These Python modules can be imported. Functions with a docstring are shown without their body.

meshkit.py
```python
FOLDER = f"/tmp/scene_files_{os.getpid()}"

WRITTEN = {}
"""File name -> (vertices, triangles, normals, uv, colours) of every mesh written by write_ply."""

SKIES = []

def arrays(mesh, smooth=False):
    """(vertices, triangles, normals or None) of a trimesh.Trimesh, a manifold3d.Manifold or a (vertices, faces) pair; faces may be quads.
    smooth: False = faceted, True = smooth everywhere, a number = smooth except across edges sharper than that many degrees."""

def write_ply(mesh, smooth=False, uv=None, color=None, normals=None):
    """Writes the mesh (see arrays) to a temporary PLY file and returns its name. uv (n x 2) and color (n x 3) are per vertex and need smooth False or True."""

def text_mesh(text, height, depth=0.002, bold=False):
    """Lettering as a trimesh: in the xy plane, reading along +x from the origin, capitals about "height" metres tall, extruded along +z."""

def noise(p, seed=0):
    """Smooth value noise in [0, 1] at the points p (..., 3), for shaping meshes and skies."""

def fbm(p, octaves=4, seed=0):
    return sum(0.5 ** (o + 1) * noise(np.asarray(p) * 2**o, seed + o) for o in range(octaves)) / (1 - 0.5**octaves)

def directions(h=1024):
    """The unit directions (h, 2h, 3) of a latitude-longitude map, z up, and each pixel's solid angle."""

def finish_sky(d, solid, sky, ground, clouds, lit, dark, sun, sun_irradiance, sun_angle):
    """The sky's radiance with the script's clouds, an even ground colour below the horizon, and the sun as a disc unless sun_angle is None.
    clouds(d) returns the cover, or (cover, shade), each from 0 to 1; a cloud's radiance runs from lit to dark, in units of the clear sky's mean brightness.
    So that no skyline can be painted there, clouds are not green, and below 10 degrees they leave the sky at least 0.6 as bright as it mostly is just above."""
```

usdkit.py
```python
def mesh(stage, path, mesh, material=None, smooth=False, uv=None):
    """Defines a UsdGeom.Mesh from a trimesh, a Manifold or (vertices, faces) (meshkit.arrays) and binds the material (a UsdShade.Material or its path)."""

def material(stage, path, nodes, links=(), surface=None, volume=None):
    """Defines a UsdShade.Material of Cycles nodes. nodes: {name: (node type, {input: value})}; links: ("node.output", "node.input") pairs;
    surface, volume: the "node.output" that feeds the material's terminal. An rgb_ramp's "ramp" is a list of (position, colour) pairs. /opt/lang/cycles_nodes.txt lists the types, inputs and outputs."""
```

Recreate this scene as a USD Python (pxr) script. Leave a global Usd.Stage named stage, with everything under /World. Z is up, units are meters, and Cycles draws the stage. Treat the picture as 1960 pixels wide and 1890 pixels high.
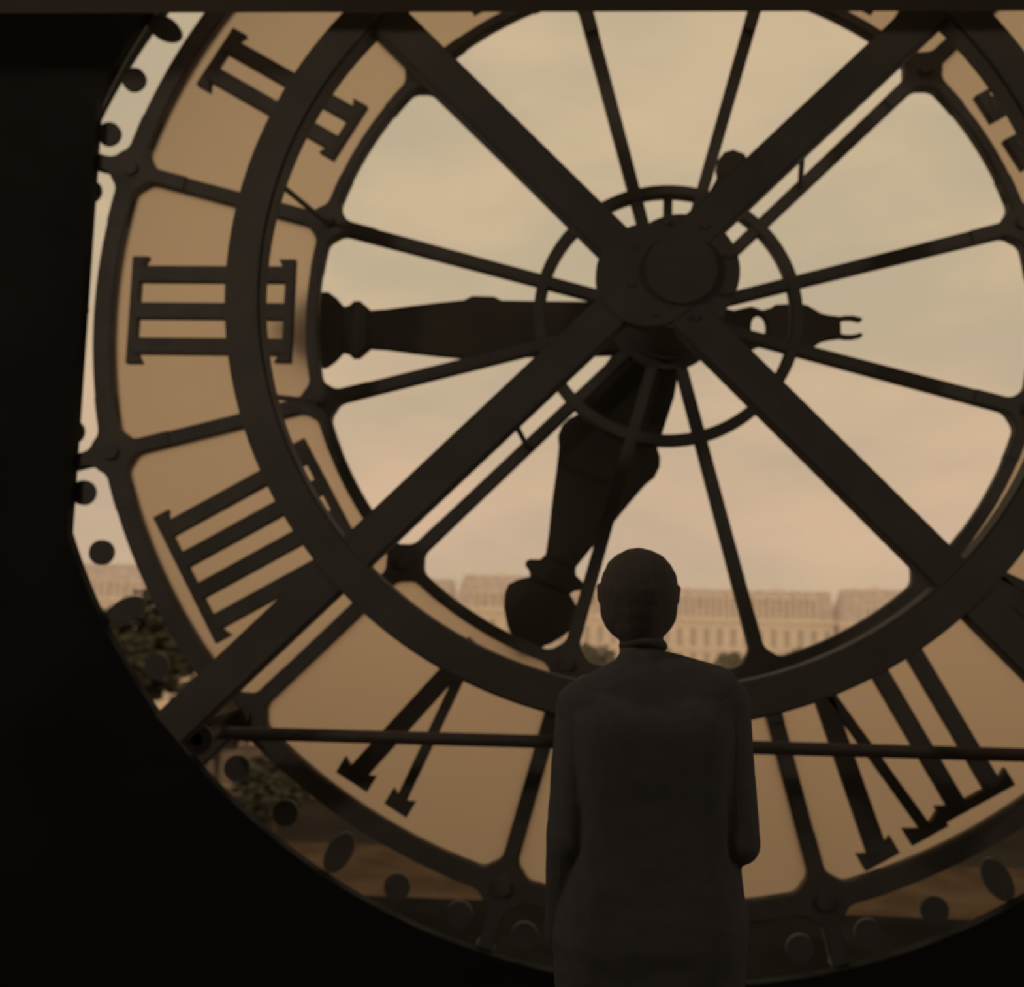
import math
import numpy as np
import trimesh
import usdkit, meshkit
from manifold3d import Manifold, OpType
from pxr import Gf, Sdf, Usd, UsdGeom, UsdLux, UsdShade
from shapely import affinity
from shapely.geometry import LineString, Point, Polygon, box as rect
from shapely.ops import unary_union

stage = Usd.Stage.CreateInMemory()
UsdGeom.SetStageUpAxis(stage, UsdGeom.Tokens.z)
UsdGeom.SetStageMetersPerUnit(stage, 1.0)
UsdGeom.Xform.Define(stage, '/World')
UsdGeom.Scope.Define(stage, '/World/Looks')
rng = np.random.default_rng(7)
rad = math.radians

# ------------------------------------------------------------------ camera, sky, exposure
R = 2.6                                     # radius of the circle of minute dots, metres
ZC = 1.6 + .4773302 * R                     # height of the clock's axis; the dial hangs in the plane y = 0
CAM = np.array([-.1423466 * R, -1.6473649 * R, 1.6])
YAW, PITCH, ROLL = .0624835, .1095080, .0225667
FPX = 1975.03                               # focal length in pixels of the 1960 px wide frame
cam = UsdGeom.Camera.Define(stage, '/World/camera')
fw = np.array([-math.sin(YAW) * math.cos(PITCH), math.cos(YAW) * math.cos(PITCH), math.sin(PITCH)])
rt = np.array([math.cos(YAW), math.sin(YAW), 0.])
up = np.cross(rt, fw)
rt, up = rt * math.cos(ROLL) + up * math.sin(ROLL), up * math.cos(ROLL) - rt * math.sin(ROLL)
cam.AddTransformOp().Set(Gf.Matrix4d(*[float(v) for row in ((*rt, 0), (*up, 0), (*-fw, 0), (*CAM, 1)) for v in row]))
cam.CreateHorizontalApertureAttr(36.0)
cam.CreateVerticalApertureAttr(36.0 * 1890 / 1960)
cam.CreateFocalLengthAttr(36.0 * FPX / 1960)
cam.CreateClippingRangeAttr(Gf.Vec2f(.05, 5000))
cam.CreateFStopAttr(3.7)                    # the snapshot is a little out of focus all over
cam.CreateFocusDistanceAttr(1.55)
cam.CreateExposureAttr(0.0)

sky_look = usdkit.material(stage, '/World/Looks/overcast_sky', {
    'tc': ('texture_coordinate', {}),
    'sep': ('separate_xyz', {}),
    'ramp': ('rgb_ramp', {'ramp': [(0.0, (.30, .23, .155)), (.47, (.30, .23, .155)), (.50, (.70, .505, .365)), (.56, (.70, .51, .355)), (.66, (.67, .525, .355)), (1.0, (.65, .51, .34))]}),
    'm01': ('math', {'math_type': 'multiply_add', 'value2': .5, 'value3': .5}),
    'stretch': ('mapping', {'scale': (2.2, 2.2, 6.0), 'location': (.35, .1, .2)}),
    'cloud': ('noise_texture', {'scale': 1.6, 'detail': 4.0, 'roughness': .5}),
    'cr': ('rgb_ramp', {'ramp': [(.0, (.80, .86, .90)), (.42, (.86, .90, .92)), (.62, (1.04, 1.02, 1.0)), (1.0, (1.1, 1.07, 1.03))]}),
    'mul': ('mix_color', {'blend_type': 'multiply', 'fac': 1.0, 'use_clamp': False}),
    'bg': ('background_shader', {'strength': 1.0}),
}, [('tc.generated', 'sep.vector'), ('sep.z', 'm01.value1'), ('m01.value', 'ramp.fac'), ('tc.generated', 'stretch.vector'), ('stretch.vector', 'cloud.vector'),
    ('cloud.fac', 'cr.fac'), ('ramp.color', 'mul.a'), ('cr.color', 'mul.b'), ('mul.result', 'bg.color')], surface='bg.background')
dome = UsdLux.DomeLight.Define(stage, '/World/sky')
dome.CreateIntensityAttr(1.0)
UsdShade.MaterialBindingAPI.Apply(dome.GetPrim()).Bind(sky_look)


# ------------------------------------------------------------------ materials
def look(name, color, rough=.7, var=.15, scale=6.0, metallic=0.0, spec=.3, bump=0.0):
    c = np.array(color)
    nodes = {'tc': ('texture_coordinate', {}), 'n': ('noise_texture', {'scale': scale, 'detail': 4.0}),
             'r': ('rgb_ramp', {'ramp': [(.3, tuple(c * (1 - var))), (.7, tuple(np.minimum(c * (1 + var), 1)))]}),
             'p': ('principled_bsdf', {'roughness': rough, 'metallic': metallic, 'specular_ior_level': spec})}
    links = [('tc.object', 'n.vector'), ('n.fac', 'r.fac'), ('r.color', 'p.base_color')]
    if bump:
        nodes['b'] = ('bump', {'strength': bump, 'distance': .02})
        links += [('n.fac', 'b.height'), ('b.normal', 'p.normal')]
    return usdkit.material(stage, '/World/Looks/' + name, nodes, links, surface='p.BSDF')


IRON = look('dark_iron', (.20, .185, .165), .75, .12, 9)
IRON_INNER = look('painted_iron_frame', (.20, .182, .16), .8, .1, 5)
HAND_IRON = look('hand_iron', (.10, .092, .08), .75, .1, 7)
RAIL = look('rail_steel', (.20, .17, .16), .6, .08, 12)
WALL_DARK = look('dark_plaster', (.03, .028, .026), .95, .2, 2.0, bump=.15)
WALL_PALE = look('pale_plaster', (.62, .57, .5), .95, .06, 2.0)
FLOOR = look('worn_floor', (.13, .11, .09), .8, .2, 3.0)
CEIL = look('ceiling_paint', (.32, .29, .25), .95, .08, 2.0)
CLOTH = look('dark_jacket_cloth', (.215, .205, .20), .95, .08, 40.0)
TROUSER = look('dark_trouser_cloth', (.07, .066, .07), .95, .2, 40.0)
HAIR = look('dark_hair', (.22, .19, .165), .8, .12, 90.0)
SKIN = look('skin', (.42, .27, .2), .6, .08, 20.0)
EYE = look('eye', (.6, .58, .55), .3, .02)
SHOE = look('black_leather', (.03, .028, .026), .5, .2, 30.0)
STONE = look('pale_stone', (.90, .77, .66), .9, .08, .35)  # stone and moulding brightened in place of thicker haze over the palace
STONE_EDGE = look('stone_moulding', (.90, .78, .66), .9, .06, .5)
SLATE_HAZED = look('hazed_roof_slate', (.62, .50, .45), .8, .15, .6)  # slate paled in its colour to look veiled by haze
WINDOW_HAZED = look('hazed_window_glass', (.54, .44, .38), .4, .1, .6)  # window glass paled too, haze put into its colour
LEAF = look('tree_leaf', (.080, .075, .055), .9, .4, .5, spec=0)
LEAF_FAR = look('far_tree_leaf', (.13, .115, .07), .9, .4, .5, spec=0)
BARK = look('bark', (.10, .08, .06), .9, .3, 2.0)
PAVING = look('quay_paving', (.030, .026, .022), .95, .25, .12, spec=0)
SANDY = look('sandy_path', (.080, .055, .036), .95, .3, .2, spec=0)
GRAVEL = look('garden_gravel', (.74, .58, .46), .95, .1, .08, spec=0)  # kept bright so it throws light up at the palace and haze
EMBANK = look('embankment_stone', (.22, .165, .13), .9, .2, .3)
LEAD = look('lead_ledge', (.018, .017, .016), .9, .3, 3.0, spec=0)
WATER = usdkit.material(stage, '/World/Looks/river_water', {
    'tc': ('texture_coordinate', {}), 'n': ('noise_texture', {'scale': .6, 'detail': 4.0}), 'b': ('bump', {'strength': .35, 'distance': .3}),
    'p': ('principled_bsdf', {'base_color': (.03, .032, .026), 'roughness': .35, 'specular_ior_level': .2, 'ior': 1.33})},
    [('tc.object', 'n.vector'), ('n.fac', 'b.height'), ('b.normal', 'p.normal')], surface='p.BSDF')
CLEAR = usdkit.material(stage, '/World/Looks/clear_glass', {
    'f': ('fresnel', {'IOR': 1.35}), 't': ('transparent_bsdf', {'color': (.975, .97, .955)}), 'g': ('glossy_bsdf', {'color': (.9, .9, .9), 'roughness': .02}), 'm': ('mix_closure', {})},
    [('f.fac', 'm.fac'), ('t.BSDF', 'm.closure1'), ('g.BSDF', 'm.closure2')], surface='m.closure')
FROST = usdkit.material(stage, '/World/Looks/frosted_glass', {
    't': ('translucent_bsdf', {'color': (.83, .74, .635)}), 'd': ('refraction_bsdf', {'color': (.83, .74, .635), 'roughness': .55, 'IOR': 1.45, 'distribution': 'ggx'}), 'm': ('mix_closure', {'fac': .75})},
    [('t.BSDF', 'm.closure1'), ('d.BSDF', 'm.closure2')], surface='m.closure')
HAZE = usdkit.material(stage, '/World/Looks/evening_haze', {
    'v': ('principled_volume', {'color': (.99, .955, .93), 'density': .0028, 'anisotropy': .3})}, [], volume='v.volume')

# ------------------------------------------------------------------ building helpers
taken = {}


def numbered(base):
    k = taken.get(base, 0)
    taken[base] = k + 1
    return base if k == 0 else f'{base}_{k:03d}'


def path_of(parent):
    return '/World' if parent is None else str(parent.GetPath())


def say(prim, label=None, category=None, group=None, kind=None):
    for k, v in (('label', label), ('category', category), ('group', group), ('kind', kind)):
        if v:
            prim.SetCustomDataByKey(k, v)
    return prim


def obj(name, mesh, m, parent=None, smooth=30, **said):
    """One Mesh prim under parent, or a top-level one."""
    return say(usdkit.mesh(stage, numbered(path_of(parent) + '/' + name), mesh, m, smooth).GetPrim(), **said)


def thing(name, label, category, at=(0, 0, 0), rz=0.0, group=None):
    x = UsdGeom.Xform.Define(stage, numbered('/World/' + name))
    x.AddTranslateOp().Set(Gf.Vec3d(*map(float, at)))
    x.AddRotateZOp().Set(float(rz))
    x.AddScaleOp().Set(Gf.Vec3f(1, 1, 1))
    return say(x.GetPrim(), label, category, group)


def copy_of(src, at, rz=0.0, scale=1.0, **said):
    was = src.GetCustomData()
    t = thing(src.GetName().rstrip('0123456789_'), said.get('label', was['label']), was['category'], at, rz, said.get('group', was.get('group')))
    t.GetAttribute('xformOp:scale').Set(Gf.Vec3f(*([float(scale)] * 3)))
    t.GetReferences().AddInternalReference(src.GetPath())
    t.SetInstanceable(True)
    return t


def cat(*ms):
    return trimesh.util.concatenate(list(ms))


def bx(x0, x1, y0, y1, z0, z1):
    m = trimesh.creation.box((x1 - x0, y1 - y0, z1 - z0))
    m.apply_translation(((x0 + x1) / 2, (y0 + y1) / 2, (z0 + z1) / 2))
    return m


def ext(poly, y0, y1, lift=0.0):
    """A polygon of the (x, z) plane with depth from y0 to y1."""
    out = []
    for g in getattr(poly, 'geoms', [poly]):
        if g.area < 1e-7:
            continue
        m = trimesh.creation.extrude_polygon(g, y1 - y0, engine='earcut')
        v = m.vertices
        m.vertices = np.c_[v[:, 0], y1 - v[:, 2], v[:, 1] + lift]
        out.append(m)
    return cat(*out)


def chamfered(poly, y0, y1, c, lift=0.0):
    """The same with its edge on the room side stepped in, so that the relief has a softer rim."""
    return cat(ext(poly, y0 + c, y1, lift), ext(poly.buffer(-c * .7), y0, y0 + c, lift))


def tube(a, b, r, n=14):
    return trimesh.creation.cylinder(r, segment=np.array([a, b], float), sections=n)


def ring2(r0, r1):
    return Point(0, 0).buffer(r1, 64).difference(Point(0, 0).buffer(r0, 64))


def polar(u, v, th):
    """(outward, towards the next hour) at the dial angle th, counted from the III at the left, in metres of the (x, z) plane about the axis."""
    t = rad(th - .18)
    return -u * math.cos(t) + v * math.sin(t), -u * math.sin(t) - v * math.cos(t)


def turned(poly, th):
    t = rad(th - .18)
    return affinity.affine_transform(poly, [-math.cos(t), math.sin(t), -math.sin(t), -math.cos(t), 0, 0])


def bar2(u0, v0, u1, v1, w0, w1=None):
    w1 = w0 if w1 is None else w1
    d = np.array([u1 - u0, v1 - v0]); d /= np.linalg.norm(d)
    n = np.array([-d[1], d[0]])
    a, b = np.array([u0, v0]), np.array([u1, v1])
    return Polygon([a + n * w0 / 2, b + n * w1 / 2, b - n * w1 / 2, a - n * w0 / 2])


# ------------------------------------------------------------------ the room
XL, XR, YB = -4.3, 4.6, -7.4
obj('floor', bx(XL, XR, YB, .03, -.2, 0), FLOOR, kind='structure')
soffit = bx(XL, XR, YB, -.3 * R, 3.728, 6.1)
soffit.vertices[:, 2] -= np.where(soffit.vertices[:, 2] < 5, .0118 * soffit.vertices[:, 0], 0)       # the old soffit has sunk a little on one side
obj('ceiling', soffit, CEIL, kind='structure')
obj('unseen_wall_back', bx(XL, XR, YB - .2, YB, -.2, 6.1), WALL_PALE, kind='structure')  # out of view, pale so that it bounces sky light onto the iron
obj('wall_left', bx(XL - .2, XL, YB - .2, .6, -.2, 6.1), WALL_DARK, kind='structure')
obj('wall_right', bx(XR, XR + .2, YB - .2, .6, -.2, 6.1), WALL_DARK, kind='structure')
s = (1.6473649 * R - .07) / (1.6473649 * R)
opening = Point(0, 0).buffer(1.040 * R, 64).intersection(rect(-.9715 * R, -9, 9, 9))
cx, cz = CAM[0], CAM[2] - ZC
opening = Polygon([(cx + (x - cx) * s, cz + (z - cz) * s) for x, z in opening.exterior.coords])
slab = rect(XL, -ZC - .2, XR, 6.1 - ZC)
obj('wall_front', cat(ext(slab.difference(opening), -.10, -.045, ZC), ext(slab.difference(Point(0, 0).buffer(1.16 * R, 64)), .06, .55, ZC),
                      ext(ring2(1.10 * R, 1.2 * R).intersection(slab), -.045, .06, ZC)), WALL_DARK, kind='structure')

# ------------------------------------------------------------------ the dial
dial = thing('clock_dial', 'huge round dark iron clock dial with Roman numerals and glass panes, seen from behind', 'clock', (0, 0, ZC))
R1, R2 = .583 * R, .9352 * R
inner, outer = ring2(R1 - .0095 * R, R1 + .0095 * R), ring2(R2 - .0165 * R, R2 + .0165 * R)
hubr = ring2(.198 * R, .2165 * R)
rim = ring2(1.045 * R, 1.09 * R)
SP = [15 + 30 * k for k in range(12)]


def spoke2(th, a, b, w0, w1=None):
    return turned(bar2(a * R, 0, b * R, 0, w0 * R, (w1 or w0) * R), th)


inner_spokes = {t: spoke2(t, .07, .583, .0185, .0225) for t in SP}
outer_spokes = {t: spoke2(t, .583, .936, .0245) for t in SP}
track_bars = {t: spoke2(t, .936, 1.06, .024) for t in SP}
boss_in = {t: turned(Point(R1, 0).buffer(.030 * R, 12), t) for t in SP}
boss_out = {t: turned(Point(R2, 0).buffer(.037 * R, 12), t) for t in SP}
whole = unary_union([inner, outer, hubr, rim, *inner_spokes.values(), *outer_spokes.values(), *track_bars.values(), *boss_in.values(), *boss_out.values()])
f = .022 * R
filled = whole.buffer(f, 8).buffer(-f, 8)
obj('inner_ring', chamfered(inner, -.033, .018, .008), IRON, dial)
obj('outer_ring', chamfered(outer, -.04, .03, .01), IRON, dial)
obj('hub_ring', chamfered(hubr, -.03, .025, .006), IRON, dial)
obj('rim', ext(rim, -.04, .055), IRON, dial)
for t in SP:
    obj('spoke', chamfered(inner_spokes[t], -.028, .025, .006), IRON, dial)
for t in SP:
    obj('numeral_bar', chamfered(outer_spokes[t], -.029, .025, .006), IRON, dial)
for t in SP:
    obj('track_bar', ext(track_bars[t], -.03, .025), IRON, dial)
for t in SP:
    g = filled.intersection(turned(Point(R1, 0).buffer(.085 * R, 16), t)).difference(Point(0, 0).buffer(.45 * R))
    b = obj('corner_plate', chamfered(g, -.037, .0255, .006), IRON, dial)
    bolt = turned(Point(R1, 0).buffer(.011 * R, 3), t)
    obj('bolt', ext(bolt, -.055, -.037), IRON, b)
for t in SP:
    g = filled.intersection(turned(Point(R2, 0).buffer(.098 * R, 16), t)).intersection(Point(0, 0).buffer(1.045 * R, 64))
    b = obj('rim_plate', chamfered(g, -.042, .0255, .006), IRON, dial)
    bolt = turned(Point(R2, 0).buffer(.013 * R, 3), t)
    obj('bolt', ext(bolt, -.06, -.042), IRON, b)
obj('strut', ext(spoke2(270, .075, .205, .014), -.02, .02), IRON, dial)

# glass, one pane to each opening of the frame
ry = lambda a, b, t: turned(Polygon([(a * R * math.cos(rad(q)), a * R * math.sin(rad(q))) for q in np.linspace(-14.98, 14.98, 13)] +
                                    [(b * R * math.cos(rad(q)), b * R * math.sin(rad(q))) for q in np.linspace(14.98, -14.98, 13)]), t)
for k in range(12):
    obj('clear_pane', ext(ry(.09, .583, 30 * k), .004, .012), CLEAR, dial, label='clear glass pane of the middle of the dial')
for k in range(12):
    obj('frosted_pane', ext(ry(.583, .935, 30 * k), .004, .012), FROST, dial, label='frosted glass pane behind a numeral')
for k in range(12):
    obj('track_pane', ext(ry(.935, 1.046, 30 * k), .004, .012), CLEAR, dial, label='clear glass pane of the minute track')

# numerals: serifs on the parent mesh, strokes as its children
UI, UO = .622, .884


def serif(u, c, half, sgn):
    """A thin bar across the strokes with thicker tips that point inwards."""
    t = .0078
    tip = lambda v, d: Polygon([(u + sgn * t, v), (u - sgn * .020, v), (u - sgn * t, v - d * .024), (u + sgn * t, v - d * .024)])
    return unary_union([rect(u - t, c - half, u + t, c + half), tip(c - half, -1), tip(c + half, 1)])


def numeral(glyphs, th, shift=0.0, thin=.0205):
    """glyphs: (letter, centre) pairs along the dial in units of R."""
    ser, strokes, ones = [], [], []
    for g, c in glyphs:
        c += shift
        if g == 'I':
            strokes.append(bar2(UI, c, UO, c, .0275)); ones.append(c)
        elif g == 'V':
            strokes += [bar2(UO, c - .041, UI - .01, c + .012, .031, .029), bar2(UO, c + .041, UI - .01, c + .012, .0165)]
            ser += [serif(UO + .006, c - .041, .029, 1), serif(UO + .006, c + .041, thin, 1)]
        elif g == 'X':
            strokes += [bar2(UO, c - .045, UI, c + .045, .031), bar2(UO, c + .045, UI, c - .045, .0165)]
            for u, sg in ((UO + .004, 1), (UI - .004, -1)):
                ser += [serif(u, c - .045, .029, sg), serif(u, c + .045, .026, sg)]
    if ones:
        a, b = min(ones), max(ones)
        ser += [serif(UO, (a + b) / 2, (b - a) / 2 + .030, 1), serif(UI, (a + b) / 2, (b - a) / 2 + .026, -1)]
    put = lambda p: turned(affinity.scale(p, R, R, origin=(0, 0)), th)
    n = UsdGeom.Xform.Define(stage, numbered(path_of(dial) + '/numeral')).GetPrim()
    for p in ser:
        obj('serif', chamfered(put(p), -.034, .003, .005), IRON, n)
    for st in strokes:
        obj('stroke', chamfered(put(st), -.036, .003, .005), IRON, n)


numeral([('I', -.061), ('I', .002), ('I', .062)], 0)
numeral([('I', -.0855), ('I', -.0285), ('I', .0285), ('I', .0855)], 30, .003)
numeral([('V', 0)], 60)
numeral([('V', -.045), ('I', .055)], 90)
numeral([('V', -.096), ('I', .003), ('I', .064)], 120, 0, .031)
numeral([('V', -.115), ('I', -.015), ('I', .045), ('I', .105)], 150, 0, .031)
numeral([('I', -.055), ('X', .05)], 180)
numeral([('X', 0)], 210)
numeral([('X', -.05), ('I', .055)], 240)
numeral([('X', -.08), ('I', .025), ('I', .085)], 270)
numeral([('I', 0)], 300)
numeral([('I', -.0285), ('I', .0285)], 330)

for k in range(60):
    if k % 5:
        p = Point(R, 0).buffer(.0205 * R, 8)
    else:
        p = affinity.scale(Point(R, 0).buffer(R, 10), .034, .0195, origin=(R, 0))
    obj('minute_mark', ext(turned(p, 6 * k), -.018, .003), IRON, dial)


# ------------------------------------------------------------------ hands, outside the glass
def profile(pts):
    return Polygon([(u * R, v * R) for u, v in pts] + [(u * R, -v * R) for u, v in reversed(pts)]).buffer(0)


def relief(poly, y0, y1, lift=0.0):
    d = (y1 - y0) / 4
    return cat(ext(poly.buffer(-d * .6), y0, y0 + d, lift), ext(poly, y0 + d, y1 - d, lift), ext(poly.buffer(-d * .6), y1 - d, y1, lift))


HA, MA = 67.5 + .18, .6 + .18
hh = thing('hour_hand', 'broad dark hour hand pointing down left between the IIII and the V', 'clock hand', (0, 0, ZC))
obj('blade', relief(turned(profile([(.05, .05), (.11, .064), (.20, .072), (.212, .082), (.226, .0875), (.246, .0865), (.262, .078), (.30, .066), (.35, .052), (.40, .036), (.437, .026)]), HA), .10, .16), HAND_IRON, hh)
obj('collar', relief(turned(profile([(.432, .026), (.445, .032), (.451, .047), (.457, .052), (.464, .050), (.470, .040), (.480, .034)]), HA), .09, .17), HAND_IRON, hh)
obj('spade', relief(turned(profile([(.476, .034), (.490, .052), (.503, .063), (.518, .063), (.54, .055), (.562, .040), (.582, .020), (.60, .004)]), HA), .10, .16), HAND_IRON, hh)
obj('tail', relief(turned(profile([(-.322, .010), (-.312, .022), (-.295, .027), (-.28, .024), (-.268, .016), (-.2, .022), (-.06, .045), (.06, .05)]), HA), .10, .16), HAND_IRON, hh)
obj('hub_disc', ext(Point(0, 0).buffer(.066 * R, 32), .09, .17), HAND_IRON, hh)
mh = thing('minute_hand', 'long slim dark minute hand pointing left at the III, with a forked tail', 'clock hand', (0, 0, ZC))
obj('blade', relief(turned(profile([(.05, .046), (.21, .0485), (.275, .050), (.288, .057), (.326, .0585), (.341, .051), (.384, .047), (.43, .0415), (.474, .0355), (.507, .033)]), MA), .19, .24), HAND_IRON, mh)
obj('collar', relief(turned(profile([(.502, .033), (.513, .043), (.521, .050), (.532, .050), (.540, .042), (.552, .039)]), MA), .18, .25), HAND_IRON, mh)
obj('spade', relief(turned(profile([(.548, .039), (.563, .056), (.578, .067), (.593, .067), (.615, .058), (.638, .040), (.66, .016), (.672, .003)]), MA), .19, .24), HAND_IRON, mh)
tail = profile([(-.298, .0185), (-.279, .021), (-.266, .024), (-.252, .033), (-.242, .039), (-.228, .042), (-.19, .040), (-.182, .034), (-.168, .030), (-.150, .037), (-.12, .030), (-.05, .046), (.05, .046)])
tail = tail.difference(affinity.scale(Point(-.161 * R, 0).buffer(R, 12), .0125, .0215, origin=(-.161 * R, 0)))
prong = unary_union([LineString([(-.285 * R, q * .012 * R), (-.305 * R, q * .0165 * R), (-.318 * R, q * .0165 * R), (-.330 * R, q * .0135 * R)]).buffer(.0034 * R) for q in (-1, 1)])
obj('tail', relief(turned(tail, MA), .19, .24), HAND_IRON, mh)
obj('tail_fork', ext(turned(prong, MA), .20, .23), HAND_IRON, mh)
obj('hub_disc', ext(Point(0, 0).buffer(.060 * R, 32), .18, .25), HAND_IRON, mh)

# ------------------------------------------------------------------ the movement's drum and the inner frame that carries it
YA = -.2093 * R
mv = thing('clock_movement', 'dark iron drum of the clockwork on the axis where the braces cross', 'clock movement', (0, 0, ZC))
obj('drum', cat(ext(Point(0, 0).buffer(.079 * R, 40), YA + .03, -.03), ext(Point(0, 0).buffer(.083 * R, 40), -.12, -.09)), IRON_INNER, mv)
obj('cover', cat(ext(Point(0, 0).buffer(.083 * R, 40), YA - .035, YA + .03), ext(Point(0, 0).buffer(.05 * R, 32), YA - .06, YA - .035)), IRON_INNER, mv)
obj('axle', tube((0, -.03, 0), (0, .30, 0), .045, 20), IRON_INNER, mv)
obj('flange', ext(Point(0, 0).buffer(.092 * R, 40), -.03, .02), IRON_INNER, mv)
for k in range(8):
    x, z = .072 * R * math.cos(k * math.pi / 4 + .3), .072 * R * math.sin(k * math.pi / 4 + .3)
    obj('bolt', tube((x, YA - .05, z), (x, YA - .03, z), .012, 6), IRON_INNER, mv)

fr = thing('support_frame', 'thick dark iron ring and diagonal cross braces standing in front of the dial', 'frame', (0, 0, ZC))
AX, AZ = -.0364 * R, -.0171 * R
ringA = affinity.translate(ring2(.5663 * R, .6182 * R), AX, AZ)
obj('ring', chamfered(ringA, YA - .05, YA + .05, .012), IRON_INNER, fr)
P = lambda x, z: np.array([x * R, z * R])
lines = [(P(-.3656, -.3238), P(.2213, .2564)), (P(-.3073, .2600), P(.2848, -.3408))]
dd = [(b - a) / np.linalg.norm(b - a) for a, b in lines]
c = np.linalg.solve(np.c_[dd[0], -dd[1]], lines[1][0] - lines[0][0])[0] * dd[0] + lines[0][0]
for d in (dd[0], -dd[0], dd[1], -dd[1]):
    end = c + d * .925 * R
    br = obj('brace', chamfered(bar2(*c, *end, .0545 * R), YA - .04, YA + .04, .01), IRON_INNER, fr)
    q0, q1 = c + d * .86 * R, c + d * .92 * R
    obj('foot_plate', cat(ext(bar2(*q0, *q1, .05 * R), YA + .04, YA + .07), ext(bar2(*(c + d * .89 * R), *q1, .04 * R), YA + .03, -.065)), IRON_INNER, br)
obj('cross_plate', ext(Point(*c).buffer(.075 * R, 24), YA - .045, YA + .02), IRON_INNER, fr)
for a, b in (((-.587, YA, .136), (-.563, -.03, .151)), ((-.583, YA, -.184), (-.563, -.03, -.151)), ((-.236, YA, -.209), (-.2215, -.02, -.2215)), ((.174, YA, .186), (.2135, -.02, .2135))):
    obj('tie_rod', tube((a[0] * R, a[1], a[2] * R), (b[0] * R, b[1], b[2] * R), .0042 * R, 10), IRON_INNER, fr)

rail = thing('guard_rail', 'thin level dark rail crossing the lower part of the dial from side to side', 'rail', (0, -.1 * R, ZC - .6715 * R))
obj('bar', tube((-.675 * R, 0, -.003 * R), (.76 * R, 0, .001 * R), .0098 * R, 16), RAIL, rail)
for x in (-.672 * R, .757 * R):
    obj('bracket', cat(tube((x, 0, -.002 * R), (x, -.105 * R + .04, -.002 * R), .009 * R, 12), tube((x, -.105 * R + .06, -.002 * R), (x, -.105 * R + .04, -.002 * R), .022 * R, 16)), RAIL, rail)

fill_lamp_look = usdkit.material(stage, '/World/Looks/fill_lamp_globe', {'e': ('emission', {'color': (1.0, .86, .70), 'strength': 36.0})}, [], surface='e.emission')  # fill light, added out of view to lift the dark iron and visitor
for x, lab in ((3.57, 'added fill lamp, a globe on a rod out of view by the right wall'), (-3.06, 'added fill lamp, a globe on a rod out of view by the left wall')):
    lp = thing('added_fill_lamp', lab, 'lamp', (x, -3.0, 3.3))
    g = trimesh.creation.icosphere(3, .14)
    obj('globe', g, fill_lamp_look, lp, smooth=True)
    obj('rod', cat(tube((0, 0, .13), (0, 0, .41 - .0118 * x), .012), tube((0, 0, .10), (0, 0, .16), .06, 20), tube((0, 0, .39 - .0118 * x), (0, 0, .425 - .0118 * x), .07, 20)), IRON, lp)



# ------------------------------------------------------------------ the visitor
def limbs(chains, length=.014, rounds=14):
    parts = []
    ball = lambda q: Manifold.sphere(q[3], 20).translate(tuple(map(float, q[:3])))
    for ch in chains:
        for a, b in zip(ch[:-1], ch[1:]):
            parts.append(Manifold.batch_hull([ball(a), ball(b)]))
    m = Manifold.batch_boolean(parts, OpType.Add).refine_to_length(length).to_mesh()
    t = trimesh.Trimesh(m.vert_properties[:, :3], m.tri_verts, process=True)
    trimesh.smoothing.filter_taubin(t, iterations=rounds)
    return t


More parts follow.
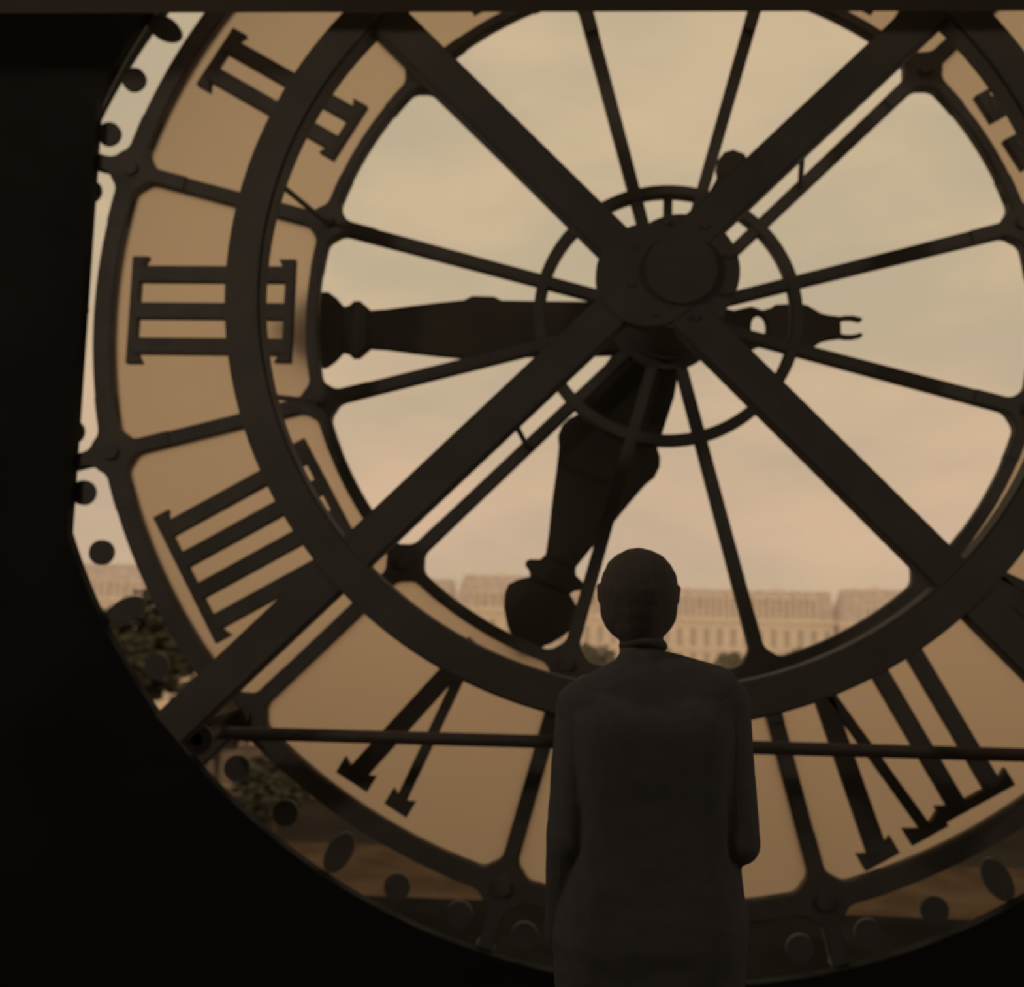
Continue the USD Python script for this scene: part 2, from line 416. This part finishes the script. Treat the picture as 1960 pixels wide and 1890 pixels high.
def hulls(groups, length=.014, rounds=14):
    parts = [Manifold.batch_hull([Manifold.sphere(q[3], 20).translate(tuple(map(float, q[:3]))) for q in g]) for g in groups]
    m = Manifold.batch_boolean(parts, OpType.Add).refine_to_length(length).to_mesh()
    t = trimesh.Trimesh(m.vert_properties[:, :3], m.tri_verts, process=True)
    trimesh.smoothing.filter_taubin(t, iterations=rounds)
    return t


def hand(wrist, along, thumb, back):
    """Chains of a slightly curled hand: along points to the fingertips, thumb to the thumb's side, back out of the back of the hand."""
    w, a, t, b = (np.array(q, float) for q in (wrist, along, thumb, back))
    a /= np.linalg.norm(a); t -= a * (t @ a); t /= np.linalg.norm(t); b = np.cross(a, t) * np.sign(np.cross(a, t) @ b)
    out = []
    for k, (off, l) in enumerate(((.030, .070), (.010, .078), (-.010, .072), (-.029, .057))):
        base = w + a * .090 + t * off
        ch = [(*(w + a * .012 + t * off * .55), .017), (*(base - a * .012), .0125), (*base, .0095)]
        d, q = a.copy(), base
        for j, part in enumerate((.45, .32, .23)):
            an = rad((22, 30, 26)[j] + 3 * k)
            d = d * math.cos(an) - b * math.sin(an)
            d /= np.linalg.norm(d)
            q = q + d * l * part
            ch.append((*q, .0088 - .0007 * j))
        out.append(ch)
    q0, q1 = w + a * .025 + t * .022, w + a * .052 + t * .045 - b * .012
    q2, q3 = q1 + (a * .8 + t * .35 - b * .3) * .034, q1 + (a * .95 + t * .15 - b * .5) * .062
    out.append([(*q0, .016), (*q1, .0125), (*q2, .0105), (*q3, .0088)])
    return out


VY = -1.88
person = thing('person', 'person with short hair in a dark jacket standing with back turned before the clock', 'person', (-.19, VY, 0))
# joints are given about the feet; +y is where the person looks
J = dict(head=(-.032, .02, 1.635), neck=(-.024, 0, 1.52), shR=(.160, 0, 1.392), shL=(-.158, 0, 1.378), elR=(.185, -.03, 1.095), elL=(-.184, -.035, 1.09),
         wrR=(.115, .19, 1.02), wrL=(-.196, .04, .845), hipR=(.085, 0, .90), hipL=(-.085, 0, .90), knR=(.10, .02, .49), knL=(-.10, .02, .49), anR=(.11, -.02, .09), anL=(-.115, -.02, .09))
j = lambda n, r: (*J[n], r)
body_chains = [
    [(-.026, .005, 1.57, .050), (-.024, -.005, 1.47, .052), (-.02, 0, 1.38, .08)],
    [(-.07, 0, 1.34, .10), (.07, 0, 1.34, .10)], [(-.07, 0, 1.34, .10), (-.06, 0, 1.10, .09), (-.075, 0, .93, .10)], [(.07, 0, 1.34, .10), (.06, 0, 1.10, .09), (.075, 0, .93, .10)],
    [(-.06, 0, 1.10, .09), (.06, 0, 1.10, .09)], [(-.075, 0, .93, .10), (.075, 0, .93, .10)],
    [(0, 0, 1.40, .07), j('shR', .048)], [(0, 0, 1.40, .07), j('shL', .048)],
    [j('shR', .048), j('elR', .038), j('wrR', .026)], [j('shL', .048), j('elL', .038), j('wrL', .026)],
    [j('hipR', .088), j('knR', .055), (.108, -.03, .32, .052), j('anR', .036)], [j('hipL', .088), j('knL', .055), (-.112, -.03, .32, .052), j('anL', .036)],
    [j('anR', .036), (.115, -.05, .045, .032), (.12, .13, .03, .026)], [j('anL', .036), (-.12, -.05, .045, .032), (-.128, .13, .03, .026)],
]
# the head: skull, jaw, nose, lips, ears in the one skin of the body
hx, hy, hz = J['head']
body_chains += [
    [(hx, hy - .02, hz + .022, .076), (hx, hy + .026, hz + .018, .072)],
    [(hx, hy + .03, hz + .0, .068), (hx, hy + .048, hz - .062, .047)], [(hx - .022, hy + .03, hz - .055, .042), (hx + .022, hy + .03, hz - .055, .042)], [(hx, hy + .05, hz - .07, .040), (hx, hy + .068, hz - .082, .024)],
    [(hx, hy + .098, hz + .005, .009), (hx, hy + .115, hz - .022, .011)], [(hx - .011, hy + .103, hz - .026, .008), (hx + .011, hy + .103, hz - .026, .008)],
    [(hx - .020, hy + .085, hz - .053, .008), (hx, hy + .094, hz - .051, .009), (hx + .020, hy + .085, hz - .053, .008)],
    [(hx - .017, hy + .082, hz - .064, .008), (hx, hy + .089, hz - .065, .010), (hx + .017, hy + .082, hz - .064, .008)],
    [(hx - .035, hy + .086, hz + .024, .009), (hx - .012, hy + .094, hz + .022, .009)], [(hx + .035, hy + .086, hz + .024, .009), (hx + .012, hy + .094, hz + .022, .009)],
]
for sx in (-1, 1):
    e = hx + sx * .077
    body_chains += [[(e, hy + .012, hz - .030, .008), (e + sx * .008, hy + .0, hz - .012, .010), (e + sx * .010, hy - .008, hz + .016, .010), (e + sx * .003, hy + .012, hz + .024, .007)]]
body_chains += hand(J['wrR'], (-.35, .9, -.1), (-.3, .1, .9), (.8, .3, .1)) + hand(J['wrL'], (0, .1, -1), (.1, 1, .1), (-1, 0, 0))
body = obj('body', limbs(body_chains, .009, 8), SKIN, person, smooth=True)
for sx in (-1, 1):
    b = trimesh.creation.icosphere(2, .0118); b.apply_translation((hx + sx * .030, hy + .083, hz + .006))
    obj('eye', b, EYE, body, smooth=True)
# short hair: a close cap, open at the face
cap = hulls([[(hx, hy - .022, hz + .018, .0895), (hx, hy + .020, hz + .020, .0880)], [(hx, hy - .026, hz + .01, .0885), (hx - .006, hy - .012, hz - .030, .084), (hx + .006, hy - .012, hz - .030, .084)], [(hx, hy - .03, hz - .02, .078), (hx - .006, hy - .035, hz - .068, .055), (hx + .006, hy - .035, hz - .068, .055)]], .007, 10)
v = cap.vertices
n3 = meshkit.fbm(v * 38.0) if hasattr(meshkit, 'fbm') else np.zeros(len(v))
cap.vertices = v + cap.vertex_normals * (.004 * (np.asarray(n3) - np.mean(n3)))[:, None]
face = Manifold.batch_hull([Manifold.sphere(.05, 24).translate((hx + sx * .040, hy + .108, hz + dz)) for sx in (-1, 1) for dz in (.022, -.12)])
side = [Manifold.batch_hull([Manifold.sphere(.03, 20).translate((hx + sx * dx, hy + dy, hz + dz)) for dx in (.06, .14) for dy, dz in ((.035, -.02), (.14, .01), (.14, -.14), (.012, -.12))]) for sx in (-1, 1)]
from manifold3d import Mesh as MMesh
hm = Manifold(MMesh(np.asarray(cap.vertices, np.float32), np.asarray(cap.faces, np.uint32)))
hm = Manifold.batch_boolean([hm, face, *side], OpType.Subtract)
obj('hair', hm, HAIR, person, smooth=50)
jacket = hulls([
    [(-.024, -.005, 1.47, .062), (-.02, -.01, 1.40, .085)], [(-.022, -.008, 1.478, .058), (-.022, -.008, 1.45, .066)],
    [(-.085, -.005, 1.33, .110), (.085, -.005, 1.33, .110), (-.085, 0, 1.12, .105), (.085, 0, 1.12, .105)],
    [(-.085, 0, 1.12, .105), (.085, 0, 1.12, .105), (-.105, 0, .90, .112), (.105, 0, .90, .112), (-.105, 0, .80, .110), (.10, 0, .80, .110)],
    [(-.02, -.005, 1.425, .085), j('shR', .062), (.05, -.005, 1.33, .10)], [(.03, -.008, 1.451, .057), (.138, -.003, 1.416, .064), (.05, -.005, 1.36, .09)], [(-.02, -.005, 1.425, .085), j('shL', .059), (-.05, -.005, 1.33, .10)],
    [j('shR', .061), j('elR', .052)], [j('elR', .052), j('wrR', .039)], [j('shL', .060), j('elL', .051)], [j('elL', .051), (J['wrL'][0], J['wrL'][1], J['wrL'][2] + .01, .040)],
    [(.10, 0, 1.36, .09), j('shR', .061), (.175, -.01, 1.24, .054)], [(-.10, 0, 1.36, .09), j('shL', .060), (-.172, -.01, 1.24, .054)]], .014, 16)
v = jacket.vertices
jacket.vertices = v + jacket.vertex_normals * (.012 * (np.asarray(meshkit.fbm(v * np.array([7., 7., 16.]))) - .5) * np.clip((1.45 - v[:, 2]) * 2, 0, 1))[:, None]
jk = obj('jacket', jacket, CLOTH, person, smooth=True)
obj('collar', limbs([[(-.022 + .044 * math.cos(t), -.004 + .048 * math.sin(t), 1.518 - .012 * math.sin(t), .012) for t in np.linspace(2.0, 7.4, 14)]], .012, 6), CLOTH, jk, smooth=True)
obj('trousers', limbs([[(-.08, 0, .90, .112), (.08, 0, .90, .112)], [j('hipR', .105), j('knR', .072), (.108, -.028, .32, .066), (.11, -.02, .07, .058)], [j('hipL', .105), j('knL', .072), (-.112, -.028, .32, .066), (-.115, -.02, .07, .058)]], .02, 12), TROUSER, person, smooth=True)
for sx in (-1, 1):
    sh = limbs([[(sx * .113, -.06, .050, .044), (sx * .122, .06, .044, .042), (sx * .130, .16, .036, .034)]], .012, 6)
    sh.vertices[:, 2] = np.maximum(sh.vertices[:, 2], 0)
    obj('shoe', sh, SHOE, person, smooth=True)

# ------------------------------------------------------------------ outside: ledge, quay, river, garden, palace
G = -23.4
ledge = thing('stone_ledge', 'dark lead-covered ledge outside just below the dial', 'ledge', (0, 0, 0))
obj('ledge_top', bx(-6, 6, .56, 1.85, -.20, -.08), LEAD, ledge)
obj('moulding', cat(bx(-6, 6, .56, 1.75, -.34, -.20), bx(-6, 6, .56, 1.25, -.6, -.34)), LEAD, ledge)
obj('museum_wall', bx(-40, 40, .56, .9, G - .5, -.62), STONE, kind='structure')
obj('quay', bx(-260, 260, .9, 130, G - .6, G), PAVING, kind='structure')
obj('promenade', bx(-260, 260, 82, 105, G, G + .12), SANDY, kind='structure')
obj('embankment_wall', cat(bx(-260, 260, 130, 131, G - 7, G + .9), bx(-260, 260, 129.8, 131.2, G + .9, G + 1.1)), EMBANK, kind='structure')
obj('river', bx(-260, 260, 131, 168, G - 8, G - 6.5), WATER, kind='structure')
obj('embankment_wall', cat(bx(-260, 260, 168, 169.5, G - 7, G + 1), bx(-260, 260, 167.8, 169.7, G + 1, G + 1.25)), EMBANK, kind='structure')
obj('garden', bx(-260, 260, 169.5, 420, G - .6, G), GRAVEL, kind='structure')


def palace(name, label, x0, x1, y, top, cornice, step, tall=False):
    """One block of the palace: stone wall with three rows of windows, a cornice, a slate mansard with stone dormers."""
    x0, x1 = x0 + .55, x1 - .55
    t = thing(name, label, 'building', (x0, y, G))
    w, h, c = x1 - x0, top - G, cornice - G
    obj('wall', bx(0, w, 0, 16, 0, c), STONE, t)
    obj('cornice', cat(bx(-.5, w + .5, -.9, 16.5, c, c + .7), bx(-.3, w + .3, -.5, 0, c - .6, c)), STONE_EDGE, t)
    obj('string_course', cat(bx(-.2, w + .2, -.35, 0, c - 7.6, c - 7.1), bx(-.2, w + .2, -.35, 0, c - 14.6, c - 14.1)), STONE_EDGE, t)
    zr, i, e = c + .7, (3.2 if not tall else 5.0), (.4 if not tall else 2.6)
    v = [(0, .2, zr), (w, .2, zr), (w, 16, zr), (0, 16, zr), (e, .2 + i * .55, h), (w - e, .2 + i * .55, h), (w - e, 13, h), (e, 13, h)]
    roof = trimesh.Trimesh(v, [(0, 1, 5), (0, 5, 4), (1, 2, 6), (1, 6, 5), (2, 3, 7), (2, 7, 6), (3, 0, 4), (3, 4, 7), (4, 5, 6), (4, 6, 7), (0, 3, 2), (0, 2, 1)], process=False)
    rf = obj('roof', roof, SLATE_HAZED, t, smooth=False)
    n = max(2, int(w / step))
    for k in range(n):
        xm = (k + .5) * w / n
        for zb, hh_, ww in ((c - 6.4, 4.4, 1.5), (c - 13.2, 5.0, 1.6)):
            f = obj('window', cat(bx(xm - ww / 2 - .3, xm + ww / 2 + .3, -.22, .0, zb + hh_, zb + hh_ + .45), bx(xm - ww / 2 - .28, xm - ww / 2, -.16, .0, zb, zb + hh_),
                                  bx(xm + ww / 2, xm + ww / 2 + .28, -.16, .0, zb, zb + hh_), bx(xm - ww / 2 - .35, xm + ww / 2 + .35, -.3, .0, zb - .3, zb)), STONE_EDGE, t, smooth=False)
            obj('pane', bx(xm - ww / 2, xm + ww / 2, -.04, .02, zb, zb + hh_), WINDOW_HAZED, f, smooth=False)
        if 3 < xm < w - 3:
            dh = (h - zr) * (.72 if not tall else .45)
            d = obj('dormer', cat(bx(xm - .95, xm - .6, .1, 2.6, zr, zr + dh), bx(xm + .6, xm + .95, .1, 2.6, zr, zr + dh), bx(xm - 1.1, xm + 1.1, .0, 2.8, zr + dh, zr + dh + .4)), STONE_EDGE, rf, smooth=False)
            obj('dormer_pane', bx(xm - .6, xm + .6, .3, 2.6, zr, zr + dh), WINDOW_HAZED, rf, smooth=False)
    for k in range(max(1, int(w / 22))):
        xm = (k + .35) * w / max(1, int(w / 22)) + 2
        obj('chimney', bx(xm, xm + 2.0, 7, 8.4, h - 1.5, h + 1.0), STONE, rf, smooth=False)
    return t


palace('palace_pavilion', 'far palace pavilion at the left edge behind the tall trees', -150, -100, 262, 10.6, 1.2, 4.2, True)
palace('palace_wing', 'long far palace wing seen left of the hour hand', -100, -32, 264, 8.4, .4, 3.5)
palace('palace_pavilion', 'far palace pavilion behind the spade of the hour hand', -32, -6, 260, 9.6, .6, 3.9, True)
palace('palace_wing', 'long far palace wing right of the visitor with a row of dormers', -6, 66, 264, 7.2, -.7, 3.3)
palace('palace_pavilion', 'far palace pavilion at the right with a steep dark roof', 66, 88, 260, 8.0, -1.0, 3.6, True)
palace('palace_wing', 'far palace wing beyond the right edge of the dial', 88, 190, 264, 6.4, -1.0, 3.4)


def crown_mesh(seed, h, r, n, squash=1.0):
    g = np.random.default_rng(seed)
    ms = []
    base = trimesh.creation.icosphere(1)
    for _ in range(n):
        d = g.normal(size=3); d /= np.linalg.norm(d)
        lump = 1 + .28 * math.sin(3.1 * d[0] + seed) * math.sin(2.7 * d[1] + 1.7 * d[2] + seed)
        q = d * lump * g.uniform(.35, 1.0) ** .6 * np.array([r, r, r * squash])
        b = base.copy()
        b.vertices = (b.vertices * g.uniform(.75, 1.35, (len(b.vertices), 1))) * g.uniform(.05, .115) * r * np.array([1.2, 1.2, .7]) + q + np.array([0, 0, h])
        ms.append(b)
    return cat(*ms)


def tree(name, label, group, at, height, r, m, seed, n=650):
    t = thing(name, label, 'tree', at, 0, group)
    obj('crown', crown_mesh(seed, height - r * 1.05, r, n, 1.05), m, t, smooth=False)
    obj('trunk', cat(tube((0, 0, 0), (0, 0, height - r), r * .07, 10), *[tube((0, 0, height - r * 1.9), (r * .5 * math.cos(a), r * .5 * math.sin(a), height - r * .8), r * .035, 8) for a in (0, 2.1, 4.2)]), BARK, t)
    return t


BANK = [(-104, 'leafy far bank tree, leftmost of the row behind the minute track'), (-91, 'leafy far bank tree behind the elongated mark of the IIII'),
        (-78, 'leafy far bank tree just right of the elongated mark of the IIII'), (-42, 'leafy far bank tree behind the lower left brace'),
        (3.5, 'leafy far bank tree just left of the neck of the visitor'), (16.5, 'leafy far bank tree hidden behind the visitor'),
        (29.5, 'leafy far bank tree over the right shoulder of the visitor'), (42.5, 'leafy far bank tree just right of the spoke beside the visitor'),
        (55.5, 'leafy far bank tree, rightmost of the row, above the numeral VII')]
protos = []
for k, (x, lab) in enumerate(BANK):
    at = (x, 196 + 2 * rng.random(), G)
    if k < 3:
        protos.append(tree('bank_tree', lab, 'row of trees along the far bank', at, 17.0 + .8 * k, 4.6, LEAF_FAR, 20 + k))
    else:
        copy_of(protos[k % 3], at, 360 * rng.random(), .92 + .14 * rng.random(), label=lab)
big = tree('quay_tree', 'tall dark quay tree at the left, beside the elongated mark of the IIII', 'tall trees on the near quay at the left', (-51, 113, G), 25.4, 6.2, LEAF, 41, 900)
for x, y, sc, lab in ((-36, 100, .74, 'dark quay tree of middling height behind the foot of the left brace'), (-68, 124, 1.0, 'tall dark quay tree farthest left behind the wall edge'), (-26, 86, .5, 'low dark quay tree behind the minute marks under the V')):
    copy_of(big, (x, y, G), 90 * rng.random(), sc, label=lab)

# the evening haze over the river and the garden
obj('haze', bx(-250, 250, 172, 410, G - .3, 15), HAZE, label='thin warm evening haze hanging over the garden and the palace', category='haze', kind='stuff')
